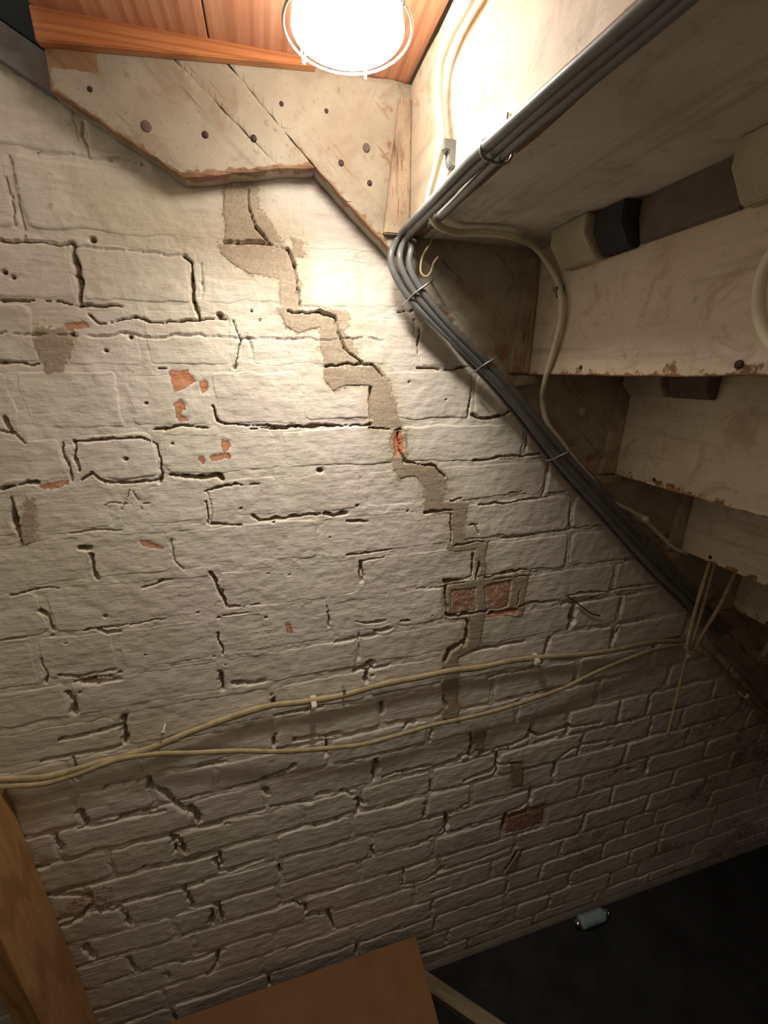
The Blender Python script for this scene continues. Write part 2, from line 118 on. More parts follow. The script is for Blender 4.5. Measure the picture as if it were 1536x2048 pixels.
def mat_wall():
    t = NT('painted_brick')
    p = t.pos(world=True)
    at = t.n('ShaderNodeAttribute', attribute_name='mask')
    sep = t.n('ShaderNodeSeparateColor'); t.l(at.outputs['Color'], sep.inputs[0])
    n1 = t.noise(p, 3.2, 3); n2 = t.noise(p, 14, 5, .6); n3 = t.noise(p, 70, 6, .7); n4 = t.noise(p, 260, 4, .65)
    # brushed, flattened noise: paint drawn out along the courses
    pb = t.pos(scale=(.35, 1, 1.6), world=True); nb = t.noise(pb, 55, 4, .6)
    col = t.mix(t.ramp(n1, .38, .62), (.76, .67, .605), (.78, .73, .61))
    col = t.mix(t.ramp(t.noise(p, 6, 6, .65, .6), .50, .68, 0, .55), col, (.58, .50, .40))
    col = t.mix(t.ramp(n2, .45, .75, 0, .6), col, (.66, .61, .49))
    col = t.mix(t.ramp(nb, .50, .72, 0, .6), col, (.60, .52, .44))
    col = t.mix(t.ramp(n3, .58, .70, 0, .40), col, (.50, .41, .32))
    pv = t.pos(scale=(1, 1, .12), world=True); nv = t.noise(pv, 40, 4, .6)
    col = t.mix(t.ramp(nv, .55, .72, 0, .35), col, (.57, .47, .37))
    col = t.mix(t.ramp(n4, .62, .72, 0, .35), col, (.86, .82, .74))
    # damp yellowed paint
    col = t.mix(t.math('MULTIPLY', sep.outputs[2], .55), col, (.52, .46, .29))
    # bare sand mortar
    bc = t.mix(t.ramp(n2, .35, .65), (.41, .325, .235), (.48, .395, .295))
    bc = t.mix(t.ramp(n4, .40, .66, 0, .6), bc, (.31, .24, .17))
    bf = t.math('ADD', sep.outputs[0], t.math('MULTIPLY', t.math('SUBTRACT', n3, .5), 2.0))
    rag = t.math('MULTIPLY', t.math('SUBTRACT', n4, .5), 1.6)
    bf = t.ramp(t.math('ADD', bf, rag), .40, .56)
    col = t.mix(bf, col, bc)
    # exposed brick
    rc = t.mix(t.ramp(n3, .35, .65), (.37, .155, .095), (.47, .255, .17))
    rc = t.mix(t.ramp(sep.outputs[1], .7, .95), rc, t.mix(t.ramp(n3, .35, .65), (.58, .22, .10), (.66, .34, .20)))
    rf = t.ramp(t.math('ADD', t.math('ADD', sep.outputs[1], rag), t.math('MULTIPLY', t.math('SUBTRACT', n3, .5), 1.9)), .42, .56)
    col = t.mix(rf, col, rc)
    h = t.math('ADD', t.math('MULTIPLY', n3, .55), t.math('MULTIPLY', n4, .10))
    h = t.math('ADD', h, t.math('MULTIPLY', nb, .8))
    t.bump(h, .6, .004)
    return t.done(col, t.ramp(n3, .3, .7, .62, .85), .28)

def mat_wood_paint(name, base, dark, raw=(.30, .14, .06), raw_t=.68, grain=(1, 1, 14), rot=(0, 0, 0), bump=.4):
    t = NT(name)
    p = t.pos(world=True); pg = t.grain(rot, grain)
    at = t.n('ShaderNodeAttribute', attribute_name='raw')
    n1 = t.noise(p, 9, 5, .6); n2 = t.noise(p, 60, 4, .6); g = t.noise(pg, 14, 5, .6, .3); g2 = t.noise(pg, 45, 3, .6)
    n3 = t.noise(p, 230, 3, .6)
    col = t.mix(t.ramp(n1, .35, .7), base, dark)
    col = t.mix(t.ramp(g, .52, .72, 0, .5), col, tuple(c * .55 for c in dark))
    col = t.mix(t.ramp(n2, .62, .72, 0, .5), col, tuple(c * .5 for c in dark))
    col = t.mix(t.ramp(n3, .64, .72, 0, .5), col, tuple(c * .45 for c in dark))
    col = t.mix(t.ramp(t.noise(p, 22, 6, .7, .8), .50, .68, 0, .75), col, tuple(a * .6 + b * .3 for a, b in zip(dark, raw)))
    rf = t.math('ADD', at.outputs['Fac'], t.math('MULTIPLY', t.math('SUBTRACT', n2, .5), 1.3))
    rf = t.math('MAXIMUM', t.ramp(rf, .42, .58), t.ramp(g2, raw_t, raw_t + .05, 0, .8))
    rc = t.mix(t.ramp(g, .4, .65), raw, tuple(c * .5 for c in raw))
    col = t.mix(rf, col, rc)
    t.bump(t.math('ADD', t.math('MULTIPLY', g, 1.2), t.math('MULTIPLY', n2, .8)), bump, .003)
    return t.done(col, .6, .35)

def mat_wood(name, a, b, c, grain=(12, 1, 12), scale=6, rough=.45, spec=.4):
    t = NT(name)
    p = t.pos(); pg = t.pos(scale=grain)
    oi = t.n('ShaderNodeObjectInfo')
    add = t.n('ShaderNodeVectorMath', operation='ADD'); t.l(pg, add.inputs[0]); t.l(oi.outputs['Random'], add.inputs[1])
    g = t.noise(add.outputs[0], scale, 5, .6, .6); g2 = t.noise(add.outputs[0], scale * 6, 3, .6)
    w = t.n('ShaderNodeTexWave', wave_type='RINGS', rings_direction='Y'); w.inputs['Scale'].default_value = scale * .4
    w.inputs['Distortion'].default_value = 5; w.inputs['Detail'].default_value = 3; t.l(add.outputs[0], w.inputs[0])
    col = t.mix(t.ramp(g, .35, .65), a, b)
    col = t.mix(t.ramp(w.outputs['Fac'], .55, .95, 0, .45), col, c)
    col = t.mix(t.ramp(g2, .55, .75, 0, .4), col, c)
    t.bump(t.math('ADD', g2, w.outputs['Fac']), .12, .002)
    return t.done(col, rough, spec)

def mat_plain(name, col, rough=.5, spec=.4, metal=0.0, var=.2, scale=30, bump=.08):
    t = NT(name); p = t.pos(world=True)
    n = t.noise(p, scale, 4, .6)
    c = t.mix(t.ramp(n, .35, .7), col, tuple(k * (1 - var) for k in col))
    c = t.mix(t.ramp(t.noise(p, scale * 6, 3), .58, .72, 0, var), c, tuple(k * .4 for k in col))
    t.b.inputs['Metallic'].default_value = metal
    t.bump(n, bump, .002)
    return t.done(c, rough, spec)

M_WALL = mat_wall()
M_STRING = mat_wood_paint('cream_paint_on_board', (.43, .385, .30), (.33, .275, .20), raw=(.33, .185, .10), raw_t=.64, grain=(.22, 1, 2.2), rot=(0, math.radians(-41), 0))
M_RISER = mat_wood_paint('cream_paint_on_riser', (.68, .575, .44), (.57, .465, .34), raw_t=.76, grain=(1, .25, 4), bump=.3)
M_TREAD = mat_wood_paint('grey_paint_under_tread', (.68, .64, .56), (.56, .51, .43), raw_t=.74, grain=(4, .3, 1), bump=.3)
M_WEDGE = mat_wood_paint('worn_wedge_paint', (.50, .40, .28), (.32, .23, .16), raw_t=.58, grain=(6, 1, .6))
M_GREYBOARD = mat_plain('grey_painted_board', (.20, .19, .18), .7, .2, scale=40, bump=.3)
M_ORANGE = mat_wood('red_stained_pine', (.62, .30, .175), (.53, .225, .12), (.32, .115, .058), grain=(9, .8, 9), scale=7)
M_BATTEN = mat_wood('orange_pine_batten', (.55, .22, .08), (.46, .165, .06), (.27, .085, .03), grain=(.8, 9, 12), scale=9)
M_POST = mat_wood('yellow_pine_post', (.56, .31, .125), (.47, .24, .09), (.27, .125, .045), grain=(9, 9, .7), scale=7, rough=.55)
M_OLDPINE = mat_wood('dusty_pine', (.32, .25, .14), (.26, .20, .11), (.15, .11, .06), grain=(.8, 9, 9), scale=8, rough=.7)
M_BLOCK = mat_plain('bare_block_wood', (.45, .39, .28), .75, .2, scale=25, bump=.4)
M_DARKWOOD = mat_plain('dark_old_timber', (.16, .12, .10), .8, .2, scale=25, bump=.4)
M_CABLE = mat_plain('grey_cable_sheath', (.155, .16, .155), .40, .5, var=.25, scale=45)
M_WHITE = mat_plain('cream_cable_sheath', (.72, .66, .47), .4, .4, var=.10, scale=35)
M_TAN = mat_plain('yellowed_cable_sheath', (.50, .39, .22), .55, .3, var=.3, scale=50, bump=.2)
M_STEEL = mat_plain('galvanised_steel', (.42, .42, .40), .35, .5, metal=.8, var=.3, scale=90)
M_GREYCLIP = mat_plain('grey_plastic_clip', (.20, .20, .185), .4, .4)
M_CLEAR = mat_plain('ivory_plastic_clip', (.66, .60, .46), .35, .4, var=.1)
M_NAIL = mat_plain('rusty_nail', (.07, .045, .035), .6, .3, metal=.4, scale=300)
M_WPLASTIC = mat_plain('white_lamp_plastic', (.78, .76, .70), .35, .4, var=.05)
M_CARD = mat_plain('brown_cardboard', (.24, .12, .05), .8, .2, var=.15, scale=18)
M_FLOOR = mat_plain('dark_concrete', (.035, .035, .036), .9, .15, var=.4, scale=8, bump=.4)
M_CAN = mat_plain('blue_grey_plastic', (.30, .40, .42), .35, .5, var=.2, scale=60)
M_CHROME = mat_plain('bright_metal', (.85, .85, .82), .12, .5, metal=1.0, var=.05)
M_SPOT = mat_plain('pale_filler', (.62, .58, .42), .8, .2)
M_TWIG = mat_plain('dry_root', (.09, .06, .04), .8, .2)

def mat_emit():
    m = bpy.data.materials.new('lit_opal_diffuser'); m.use_nodes = True
    t = m.node_tree; t.nodes.clear()
    o = t.nodes.new('ShaderNodeOutputMaterial'); e = t.nodes.new('ShaderNodeEmission')
    e.inputs[0].default_value = (*LAMP_COLOR, 1); e.inputs[1].default_value = GLASS_STRENGTH
    t.links.new(e.outputs[0], o.inputs[0]); return m
M_EMIT = mat_emit()

# ---------------------------------------------------------------- object helpers
def link(name, me, mat, parent=None, loc=(0, 0, 0), kind=None):
    o = bpy.data.objects.new(name, me); C.objects.link(o)
    if mat is not None: me.materials.append(mat)
    o.location = loc
    if parent is not None: o.parent = parent
    if kind: o['kind'] = kind
    return o
def tag(o, label, cat, group=None):
    o['label'] = label; o['category'] = cat
    if group: o['group'] = group
    return o
def empty(name, loc=(0, 0, 0)):
    o = bpy.data.objects.new(name, None); C.objects.link(o); o.location = loc; o.empty_display_size = .05; return o
def bm_obj(name, bm, mat, parent=None, loc=(0, 0, 0), smooth=False, kind=None):
    me = bpy.data.meshes.new(name); bm.normal_update(); bm.to_mesh(me); bm.free()
    if smooth: me.polygons.foreach_set('use_smooth', [True] * len(me.polygons))
    return link(name, me, mat, parent, loc, kind)
def np_mesh(name, V, F, smooth=True):
    V = np.asarray(V, np.float32); F = np.asarray(F, np.int32)
    me = bpy.data.meshes.new(name)
    me.vertices.add(len(V)); me.vertices.foreach_set('co', V.ravel())
    me.loops.add(F.size); me.loops.foreach_set('vertex_index', F.ravel())
    me.polygons.add(len(F)); k = F.shape[1]
    me.polygons.foreach_set('loop_start', np.arange(0, F.size, k, dtype=np.int32))
    me.polygons.foreach_set('use_smooth', np.full(len(F), smooth))
    me.update(calc_edges=True); me.validate()
    return me
def set_color(me, name, cols):
    a = me.color_attributes.new(name, 'FLOAT_COLOR', 'POINT')
    a.data.foreach_set('color', np.asarray(cols, np.float32).ravel())

def board(name, lo, hi, mat, parent=None, cell=.03, bev=.002, rough=.0012, seed=0, raw_edge=None):
    """Sawn board: a subdivided, slightly uneven bevelled box, origin at its centre."""
    lo = Vector(lo); hi = Vector(hi); c = (lo + hi) / 2; s = hi - lo
    bm = bmesh.new(); bmesh.ops.create_cube(bm, size=1)
    for v in bm.verts: v.co = Vector((v.co.x * s.x, v.co.y * s.y, v.co.z * s.z))
    for ax in range(3):
        n = min(60, int(s[ax] / cell))
        for k in range(1, n):
            co = Vector((0, 0, 0)); co[ax] = -s[ax] / 2 + s[ax] * k / n
            no = Vector((0, 0, 0)); no[ax] = 1
            bmesh.ops.bisect_plane(bm, geom=bm.verts[:] + bm.edges[:] + bm.faces[:], plane_co=co, plane_no=no)
    if bev: 
        eds = [e for e in bm.edges if len(e.link_faces) == 2 and e.calc_face_angle() > .5]
        bmesh.ops.bevel(bm, geom=eds, offset=bev, segments=2, affect='EDGES', profile=.6)
    rg = np.random.default_rng(seed + 11)
    ph = rg.uniform(0, 6.28, 9)
    for v in bm.verts:
        x, y, z = v.co
        v.co.x += rough * math.sin(17 * y + 23 * z + ph[0]) * .7 + rough * math.sin(61 * y + 40 * z + ph[1]) * .5
        v.co.z += rough * math.sin(19 * y + 13 * x + ph[2]) * .7 + rough * math.sin(70 * y + 33 * x + ph[3]) * .6
        v.co.y += rough * math.sin(15 * x + 21 * z + ph[4]) * .5
    o = bm_obj(name, bm, mat, parent, c, smooth=False)
    if raw_edge is not None:
        me = o.data; col = np.zeros((len(me.vertices), 4), np.float32); col[:, 3] = 1
        for i, v in enumerate(me.vertices): col[i, :3] = raw_edge(v.co + c)
        set_color(me, 'raw', col)
    return o

def catmull(P, step=.006):
    P = [Vector(p) for p in P]; out = []
    for i in range(len(P) - 1):
        p0 = P[max(i - 1, 0)]; p1 = P[i]; p2 = P[i + 1]; p3 = P[min(i + 2, len(P) - 1)]
        n = max(2, int((p2 - p1).length / step))
        for k in range(n):
            t = k / n
            out.append(.5 * ((2 * p1) + (p2 - p0) * t + (2 * p0 - 5 * p1 + 4 * p2 - p3) * t * t + (3 * p1 - p0 - 3 * p2 + p3) * t ** 3))
    out.append(P[-1]); return out

def tube_mesh(name, P, r, seg=10, step=.006, flat=None, wob=0.0, seed=0):
    """Round tube; with flat=(normal, factor) the section is squeezed along normal (flat twin cable)."""
    pts = catmull(P, step); rg = random.Random(seed); V = []; F = []
    ph = [rg.uniform(0, 6) for _ in range(4)]
    tn = [(pts[min(i + 1, len(pts) - 1)] - pts[max(i - 1, 0)]).normalized() for i in range(len(pts))]
    n = tn[0].orthogonal().normalized(); s = 0
    for i, p in enumerate(pts):
        t = tn[i]; n = (n - t * n.dot(t)).normalized(); b = t.cross(n)
        if i: s += (pts[i] - pts[i - 1]).length
        rr = r * (1 + wob * (math.sin(s * 40 + ph[0]) * .5 + math.sin(s * 93 + ph[1]) * .5))
        for k in range(seg):
            a = 2 * math.pi * k / seg
            d = n * math.cos(a) * rr + b * math.sin(a) * rr
            if flat: d -= Vector(flat[0]) * d.dot(Vector(flat[0])) * (1 - flat[1])
            V.append(p + d)
    m = len(pts)
    for i in range(m - 1):
        for k in range(seg):
            a = i * seg + k; b_ = i * seg + (k + 1) % seg
            F.append((a, b_, b_ + seg, a + seg))
    me = bpy.data.meshes.new(name)
    me.from_pydata([tuple(v) for v in V], [], F + [tuple(range(seg))[::-1], tuple(range((m - 1) * seg, m * seg))])
    me.polygons.foreach_set('use_smooth', [True] * len(me.polygons)); me.update()
    return me
def tube(name, P, r, mat, parent=None, **kw):
    c = Vector(P[0]); 
    return link(name, tube_mesh(name, [Vector(p) - c for p in P], r, **kw), mat, parent, c if parent is None else c - Vector(parent.location))

def lathe(name, prof, mat, parent=None, loc=(0, 0, 0), seg=48, rot=None):
    bm = bmesh.new(); rings = []
    for r, z in prof:
        if r < 1e-6: rings.append([bm.verts.new((0, 0, z))])
        else: rings.append([bm.verts.new((r * math.cos(2 * math.pi * k / seg), r * math.sin(2 * math.pi * k / seg), z)) for k in range(seg)])
    for a, b in zip(rings, rings[1:]):
        for k in range(seg):
            q = [a[k % len(a)], a[(k + 1) % len(a)], b[(k + 1) % len(b)], b[k % len(b)]]
            q = list(dict.fromkeys(q))
            if len(q) > 2: bm.faces.new(q)
    bmesh.ops.recalc_face_normals(bm, faces=bm.faces[:])
    if rot is not None: bmesh.ops.rotate(bm, verts=bm.verts[:], cent=(0, 0, 0), matrix=rot)
    return bm_obj(name, bm, mat, parent, loc, smooth=True)

def prism(name, poly, axis, a, b, mat, parent=None, loc=(0, 0, 0), bev=.0015):
    """Extrude a 2D polygon along an axis from a to b."""
    def P(u, v, w): return {'x': (w, u, v), 'y': (u, w, v), 'z': (u, v, w)}[axis]
    bm = bmesh.new()
    A = [bm.verts.new(P(u, v, a)) for u, v in poly]; B = [bm.verts.new(P(u, v, b)) for u, v in poly]
    bm.faces.new(A); bm.faces.new(B[::-1])
    n = len(poly)
    for i in range(n): bm.faces.new((A[i], B[i], B[(i + 1) % n], A[(i + 1) % n]))
    bmesh.ops.recalc_face_normals(bm, faces=bm.faces[:])
    if bev: bmesh.ops.bevel(bm, geom=bm.edges[:], offset=bev, segments=2, affect='EDGES')
    return bm_obj(name, bm, mat, parent, loc)

# ================================================================ THE SETTING
# ---------------- brick wall: one height field shared by mortar and bricks
G = .005 / 3
GX0, GX1, GZ0, GZ1 = -.75, 1.72, 0.0, 2.40
NX = int(round((GX1 - GX0) / G)) + 1; NZ = int(round((GZ1 - GZ0) / G)) + 1
gx = GX0 + np.arange(NX) * G; gz = GZ0 + np.arange(NZ) * G
rng = np.random.default_rng(5)
def vnoise(scale, octaves=1):
    tot = np.zeros((NZ, NX), np.float32); amp = 1.0; norm = 0
    for _ in range(octaves):
        R_ = rng.uniform(-1, 1, (int((GZ1 - GZ0) / scale) + 3, int((GX1 - GX0) / scale) + 3)).astype(np.float32)
        u = (gx - GX0) / scale; v = (gz - GZ0) / scale
        iu = u.astype(int); iv = v.astype(int); fu = u - iu; fv = v - iv
        fu = (fu * fu * (3 - 2 * fu)).astype(np.float32)[None]; fv = (fv * fv * (3 - 2 * fv)).astype(np.float32)[:, None]
        a = R_[iv][:, iu]; b = R_[iv][:, iu + 1]; c = R_[iv + 1][:, iu]; d = R_[iv + 1][:, iu + 1]
        tot += amp * ((a * (1 - fu) + b * fu) * (1 - fv) + (c * (1 - fu) + d * fu) * fv)
        norm += amp; amp *= .55; scale *= .5
    return tot / norm
def win(x0, x1, z0, z1):
    i0 = max(0, int((x0 - GX0) / G)); i1 = min(NX, int((x1 - GX0) / G) + 2)
    j0 = max(0, int((z0 - GZ0) / G)); j1 = min(NZ, int((z1 - GZ0) / G) + 2)
    return i0, i1, j0, j1
def sstep(a, b, x):
    t = np.clip((x - a) / (b - a), 0, 1); return t * t * (3 - 2 * t)

n_big = vnoise(.25, 2); n_mid = vnoise(.05, 3); n_fine = vnoise(.014, 3); n_lump = vnoise(.022, 2); n_w1 = vnoise(.03, 2); n_w2 = vnoise(.03, 2)
n_rel = vnoise(.16, 2)
XX, ZZ = np.meshgrid(gx, gz)
XX = XX.astype(np.float32); ZZ = ZZ.astype(np.float32)
# how sharply the bricks stand out of the joints: weak on the thickly painted upper left, strong lower right
relief = np.clip(.42 + .45 * sstep(-.1, .7, XX) + .35 * sstep(1.2, .7, ZZ) + .35 * n_rel, .12, 1.25)
Hm = (-.0001 - .0016 * relief + .0009 * n_mid + .0013 * n_fine + .0016 * n_lump * sstep(.35, .9, relief)).astype(np.float32)
Hb = np.full_like(Hm, -.02); SD = np.full_like(Hm, -1.0)

def seg_dist(px, pz, a, b):
    ax, az = a; bx, bz = b; dx, dz = bx - ax, bz - az; L = dx * dx + dz * dz + 1e-12
    t = np.clip(((px - ax) * dx + (pz - az) * dz) / L, 0, 1)
    return np.hypot(px - ax - t * dx, pz - az - t * dz)
def poly_sd(px, pz, poly):
    """signed distance, positive inside"""
    d = np.full(px.shape, 1e9, np.float32); inside = np.zeros(px.shape, bool); n = len(poly)
    for i in range(n):
        a = poly[i]; b = poly[(i + 1) % n]
        d = np.minimum(d, seg_dist(px, pz, a, b))
        cond = ((a[1] > pz) != (b[1] > pz)) & (px < (b[0] - a[0]) * (pz - a[1]) / (b[1] - a[1] + 1e-12) + a[0])
        inside ^= cond
    return np.where(inside, d, -d)

BRICKS = []
def hidden_by_stairs(x0, z0):
    # lower-left corner of the brick above the foot of the string board
    if z0 > 1.995: return True
    if x0 < .19: return z0 > 1.93 and x0 > -.10
    return z0 > 1.845 - .874 * (x0 - .19) + .02
for k in range(len(ZJ) - 1):
    z1, z0 = ZJ[k] / 1000, ZJ[k + 1] / 1000
    if z1 - z0 < .05: continue
    row = PERP[k]
    for a, b in zip(row, row[1:]):
        x0, x1 = a / 1000, b / 1000
        if x1 < GX0 + .02 or x0 > GX1 - .04 or hidden_by_stairs(x0, z0): continue
        x0 = max(x0, GX0); x1 = min(x1, GX1)
        if x1 - x0 < .05: continue
        BRICKS.append((x0, x1, z0, z1))
z1, z0 = ZJ[-2] / 1000, 0.0
for (x0, x1, z0, z1) in BRICKS:
    i0, i1, j0, j1 = win(x0, x1, z0, z1)
    s = np.s_[j0:j1, i0:i1]
    px = XX[s] + .0042 * n_w1[s] + .0016 * n_fine[s]; pz = ZZ[s] + .0038 * n_w2[s] + .0014 * n_lump[s]
    jt = random.uniform(.0035, .006); r = random.uniform(.006, .013)
    hx = (x1 - x0) / 2 - jt - r; hz = (z1 - z0) / 2 - jt - r
    cx = (x0 + x1) / 2; cz = (z0 + z1) / 2 + random.uniform(-.0015, .0015)
    qx = np.abs(px - cx) - hx; qz = np.abs(pz - cz) - hz
    sd = r - np.hypot(np.maximum(qx, 0), np.maximum(qz, 0)) - np.minimum(np.maximum(qx, qz), 0)
    p = sstep(-.0065, .0035, sd)
    tilt = random.uniform(-.012, .012) * (px - cx) + random.uniform(-.02, .02) * (pz - cz)
    up = random.uniform(-.0004, .0014)
    h = -.0075 * (1 - p) + p * (relief[s] * up + tilt * .6 + .0011 * n_mid[s] + .0008 * n_fine[s] + .0006 * n_lump[s] - .0002)
    Hb[s] = np.maximum(Hb[s], h.astype(np.float32)); SD[s] = np.maximum(SD[s], sd.astype(np.float32))

MASK = np.zeros((NZ, NX, 4), np.float32); MASK[..., 3] = 1
PATCH = np.zeros((NZ, NX), np.float32); PATCHB = PATCH.copy()
for poly in BARE:
    P = [(x / 1000, z / 1000) for x, z in poly]
    i0, i1, j0, j1 = win(min(p[0] for p in P) - .03, max(p[0] for p in P) + .03, min(p[1] for p in P) - .03, max(p[1] for p in P) + .03)
    s = np.s_[j0:j1, i0:i1]
    sd = poly_sd(XX[s] + .004 * n_w1[s] + .003 * n_fine[s], ZZ[s] + .004 * n_w2[s], P)
    MASK[s][..., 0] = np.maximum(MASK[s][..., 0], sstep(-.011, .006, sd))
    PATCH[s] = np.maximum(PATCH[s], sstep(-.006, -.0005, sd)); PATCHB[s] = np.maximum(PATCHB[s], sstep(.0005, .006, sd))
    MASK[s][..., 2] = np.maximum(MASK[s][..., 2], .8 * sstep(-.03, .0, sd))
for ri, poly in enumerate(RED):
    gv = .66 if ri in (0, 1, len(RED) - 5) else 1.0
    P = [(x / 1000, z / 1000) for x, z in poly]
    i0, i1, j0, j1 = win(min(p[0] for p in P) - .01, max(p[0] for p in P) + .01, min(p[1] for p in P) - .01, max(p[1] for p in P) + .01)
    s = np.s_[j0:j1, i0:i1]
    sd = poly_sd(XX[s] + .003 * n_w1[s] + .0035 * n_fine[s], ZZ[s] + .003 * n_w2[s] + .0035 * n_lump[s], P)
    m = sstep(-.006, .002, sd)
    MASK[s][..., 1] = np.maximum(MASK[s][..., 1], gv * m); MASK[s][..., 0] *= 1 - m
    Hb[s] -= .0012 * m; Hm[s] -= .0008 * m
    PATCH[s] *= 1 - m; PATCHB[s] *= 1 - m
# damp yellow patches of paint
for cx, cz, rx, rz, a in [(-.10, 1.86, .13, .05, .8), (-.33, 1.35, .16, .22, .55), (-.40, 1.05, .25, .15, .6), (.02, 1.83, .07, .06, .9), (-.33, .75, .2, .1, .5), (.13, 1.74, .05, .04, .7)]:
    d = np.hypot((XX - cx) / rx, (ZZ - cz) / rz)
    MASK[..., 2] = np.maximum(MASK[..., 2], a * sstep(1.2, .4, d + .35 * n_mid))
# bare-mortar and brick tones in noise blotches, low on the wall right and left
foot = sstep(.55, .95, XX) * sstep(1.0, .55, ZZ) + .8 * sstep(-.25, -.4, XX) * sstep(.85, .75, ZZ) * sstep(.55, .65, ZZ)
MASK[..., 0] = np.maximum(MASK[..., 0], np.clip(.62 * foot * sstep(-.15, .35, n_big + .5 * n_mid), 0, .6))
MASK[..., 1] = np.maximum(MASK[..., 1], np.clip(.55 * foot * sstep(.25, .6, n_rel + .4 * n_mid), 0, .5))
# joints sink behind the brick faces; trowelled repair mortar lies over both
Hm_j = Hm + .0006 * sstep(.8, .2, relief) - .0075 * sstep(.0025, .0145, SD)
smooth_patch = .0006 + .0006 * n_mid + .0003 * n_fine
Hm = Hm_j * (1 - PATCH) + np.maximum(smooth_patch, Hb * 0 + smooth_patch) * PATCH
Hb = Hb * (1 - PATCHB) + np.minimum(Hb, -.003) * PATCHB
# cracks: the traced ones, and short open stretches of joint below and beside bricks
rc_ = random.Random(21)
AUTO = []
for (x0, x1, z0, z1) in BRICKS:
    low = z0 < 1.30 or x0 > .35
    if rc_.random() < (.62 if low else .12):
        a = rc_.uniform(0, .55); b = min(1, a + rc_.uniform(.2, .6)); L = x1 - x0
        zz = z0 + rc_.choice([-.004, .003, .004]); n = max(2, int((b - a) * L / .03))
        AUTO.append((rc_.choice([.8, 1.1, 1.3, 1.6, 2.0]), [(1000 * (x0 + L * (a + (b - a) * q / n)), 1000 * (zz + rc_.uniform(-.0018, .0018))) for q in range(n + 1)]))
    if rc_.random() < (.5 if low else .1):
        xx = x0 + rc_.choice([-.004, .004]); a = rc_.uniform(0, .4); b = a + rc_.uniform(.3, .6)
        AUTO.append((rc_.choice([.8, 1.1, 1.4, 1.8]), [(1000 * (xx + rc_.uniform(-.002, .002)), 1000 * (z0 + (z1 - z0) * (a + (b - a) * q / 3))) for q in range(4)]))
for w, pts in CRACKS + AUTO:
    P = [(x / 1000, z / 1000) for x, z in pts]
    hw = .0006 + .00052 * w; dep = .004 + .0034 * w
    if w < 1.01: dep = .0035
    if max(p[1] for p in P) < 1.2: hw = hw * 1.5 + .0004; dep *= 2.2
    for a, b in zip(P, P[1:]):
        i0, i1, j0, j1 = win(min(a[0], b[0]) - .02, max(a[0], b[0]) + .02, min(a[1], b[1]) - .02, max(a[1], b[1]) + .02)
        s = np.s_[j0:j1, i0:i1]
        d = seg_dist(XX[s] + .0036 * n_w2[s] + .0026 * n_fine[s], ZZ[s] + .0036 * n_w1[s] - .0028 * n_fine[s], a, b)
        ww = hw * np.maximum(.25, 1 + .9 * n_lump[s] + .7 * n_fine[s])
        cut = dep * sstep(1.35, .6, d / ww)
        for H in (Hm, Hb):
            base = H[s]
            H[s] = np.minimum(base, np.where(cut > .0002, -cut + np.minimum(base, .002), base))
        if w > 1.01: MASK[s][..., 0] = np.maximum(MASK[s][..., 0], sstep(1.15, .6, d / ww))
for x, z, r in PITS:
    x /= 1000; z /= 1000; rr = r * .00058
    i0, i1, j0, j1 = win(x - .02, x + .02, z - .02, z + .02); s = np.s_[j0:j1, i0:i1]
    d = np.hypot(XX[s] - x + .002 * n_w1[s], (ZZ[s] - z) * 1.3 + .002 * n_w2[s]) / rr
    cut = min(.014, .004 + r * .0013) * sstep(1.25, .5, d)
    Hm[s] -= cut; Hb[s] -= cut
    MASK[s][..., 0] = np.maximum(MASK[s][..., 0], sstep(1.15, .6, d))

def sub_mesh(name, H, i0, i1, j0, j1, st, keep=None, skirt=.0, origin=(0, 0, 0), raw=False):
    ii = np.unique(np.append(np.arange(i0, i1, st), i1 - 1)); jj = np.unique(np.append(np.arange(j0, j1, st), j1 - 1))
    X = XX[np.ix_(jj, ii)]; Z = ZZ[np.ix_(jj, ii)]; Y = -H[np.ix_(jj, ii)]
    V = np.stack([X, Y, Z], -1).reshape(-1, 3); nx = len(ii); nz = len(jj)
    idx = np.arange(nx * nz).reshape(nz, nx)
    F = np.stack([idx[:-1, :-1], idx[:-1, 1:], idx[1:, 1:], idx[1:, :-1]], -1).reshape(-1, 4)
    if keep is not None:
        K = keep[np.ix_(jj, ii)]; kk = (K[:-1, :-1] | K[:-1, 1:] | K[1:, 1:] | K[1:, :-1]).reshape(-1)
        F = F[kk]; used = np.unique(F); remap = np.full(len(V), -1); remap[used] = np.arange(len(used))
        V = V[used]; F = remap[F]; cols = MASK[np.ix_(jj, ii)].reshape(-1, 4)[used]
    else:
        cols = MASK[np.ix_(jj, ii)].reshape(-1, 4)
    if skirt:
        loop = np.concatenate([idx[0, :], idx[1:, -1], idx[-1, -2::-1], idx[-2:0:-1, 0]])
        Bk = V[loop].copy(); Bk[:, 1] = skirt; o = len(V); n = len(loop)
        V = np.vstack([V, Bk]); cols = np.vstack([cols, cols[loop]])
        k = np.arange(n); k2 = (k + 1) % n
        F = np.vstack([F, np.stack([loop[k2], loop[k], o + k, o + k2], -1)])
    V = V - np.asarray(origin, np.float32)
    if raw: return V, F, cols
    me = np_mesh(name, V, F); set_color(me, 'mask', cols)
    return me

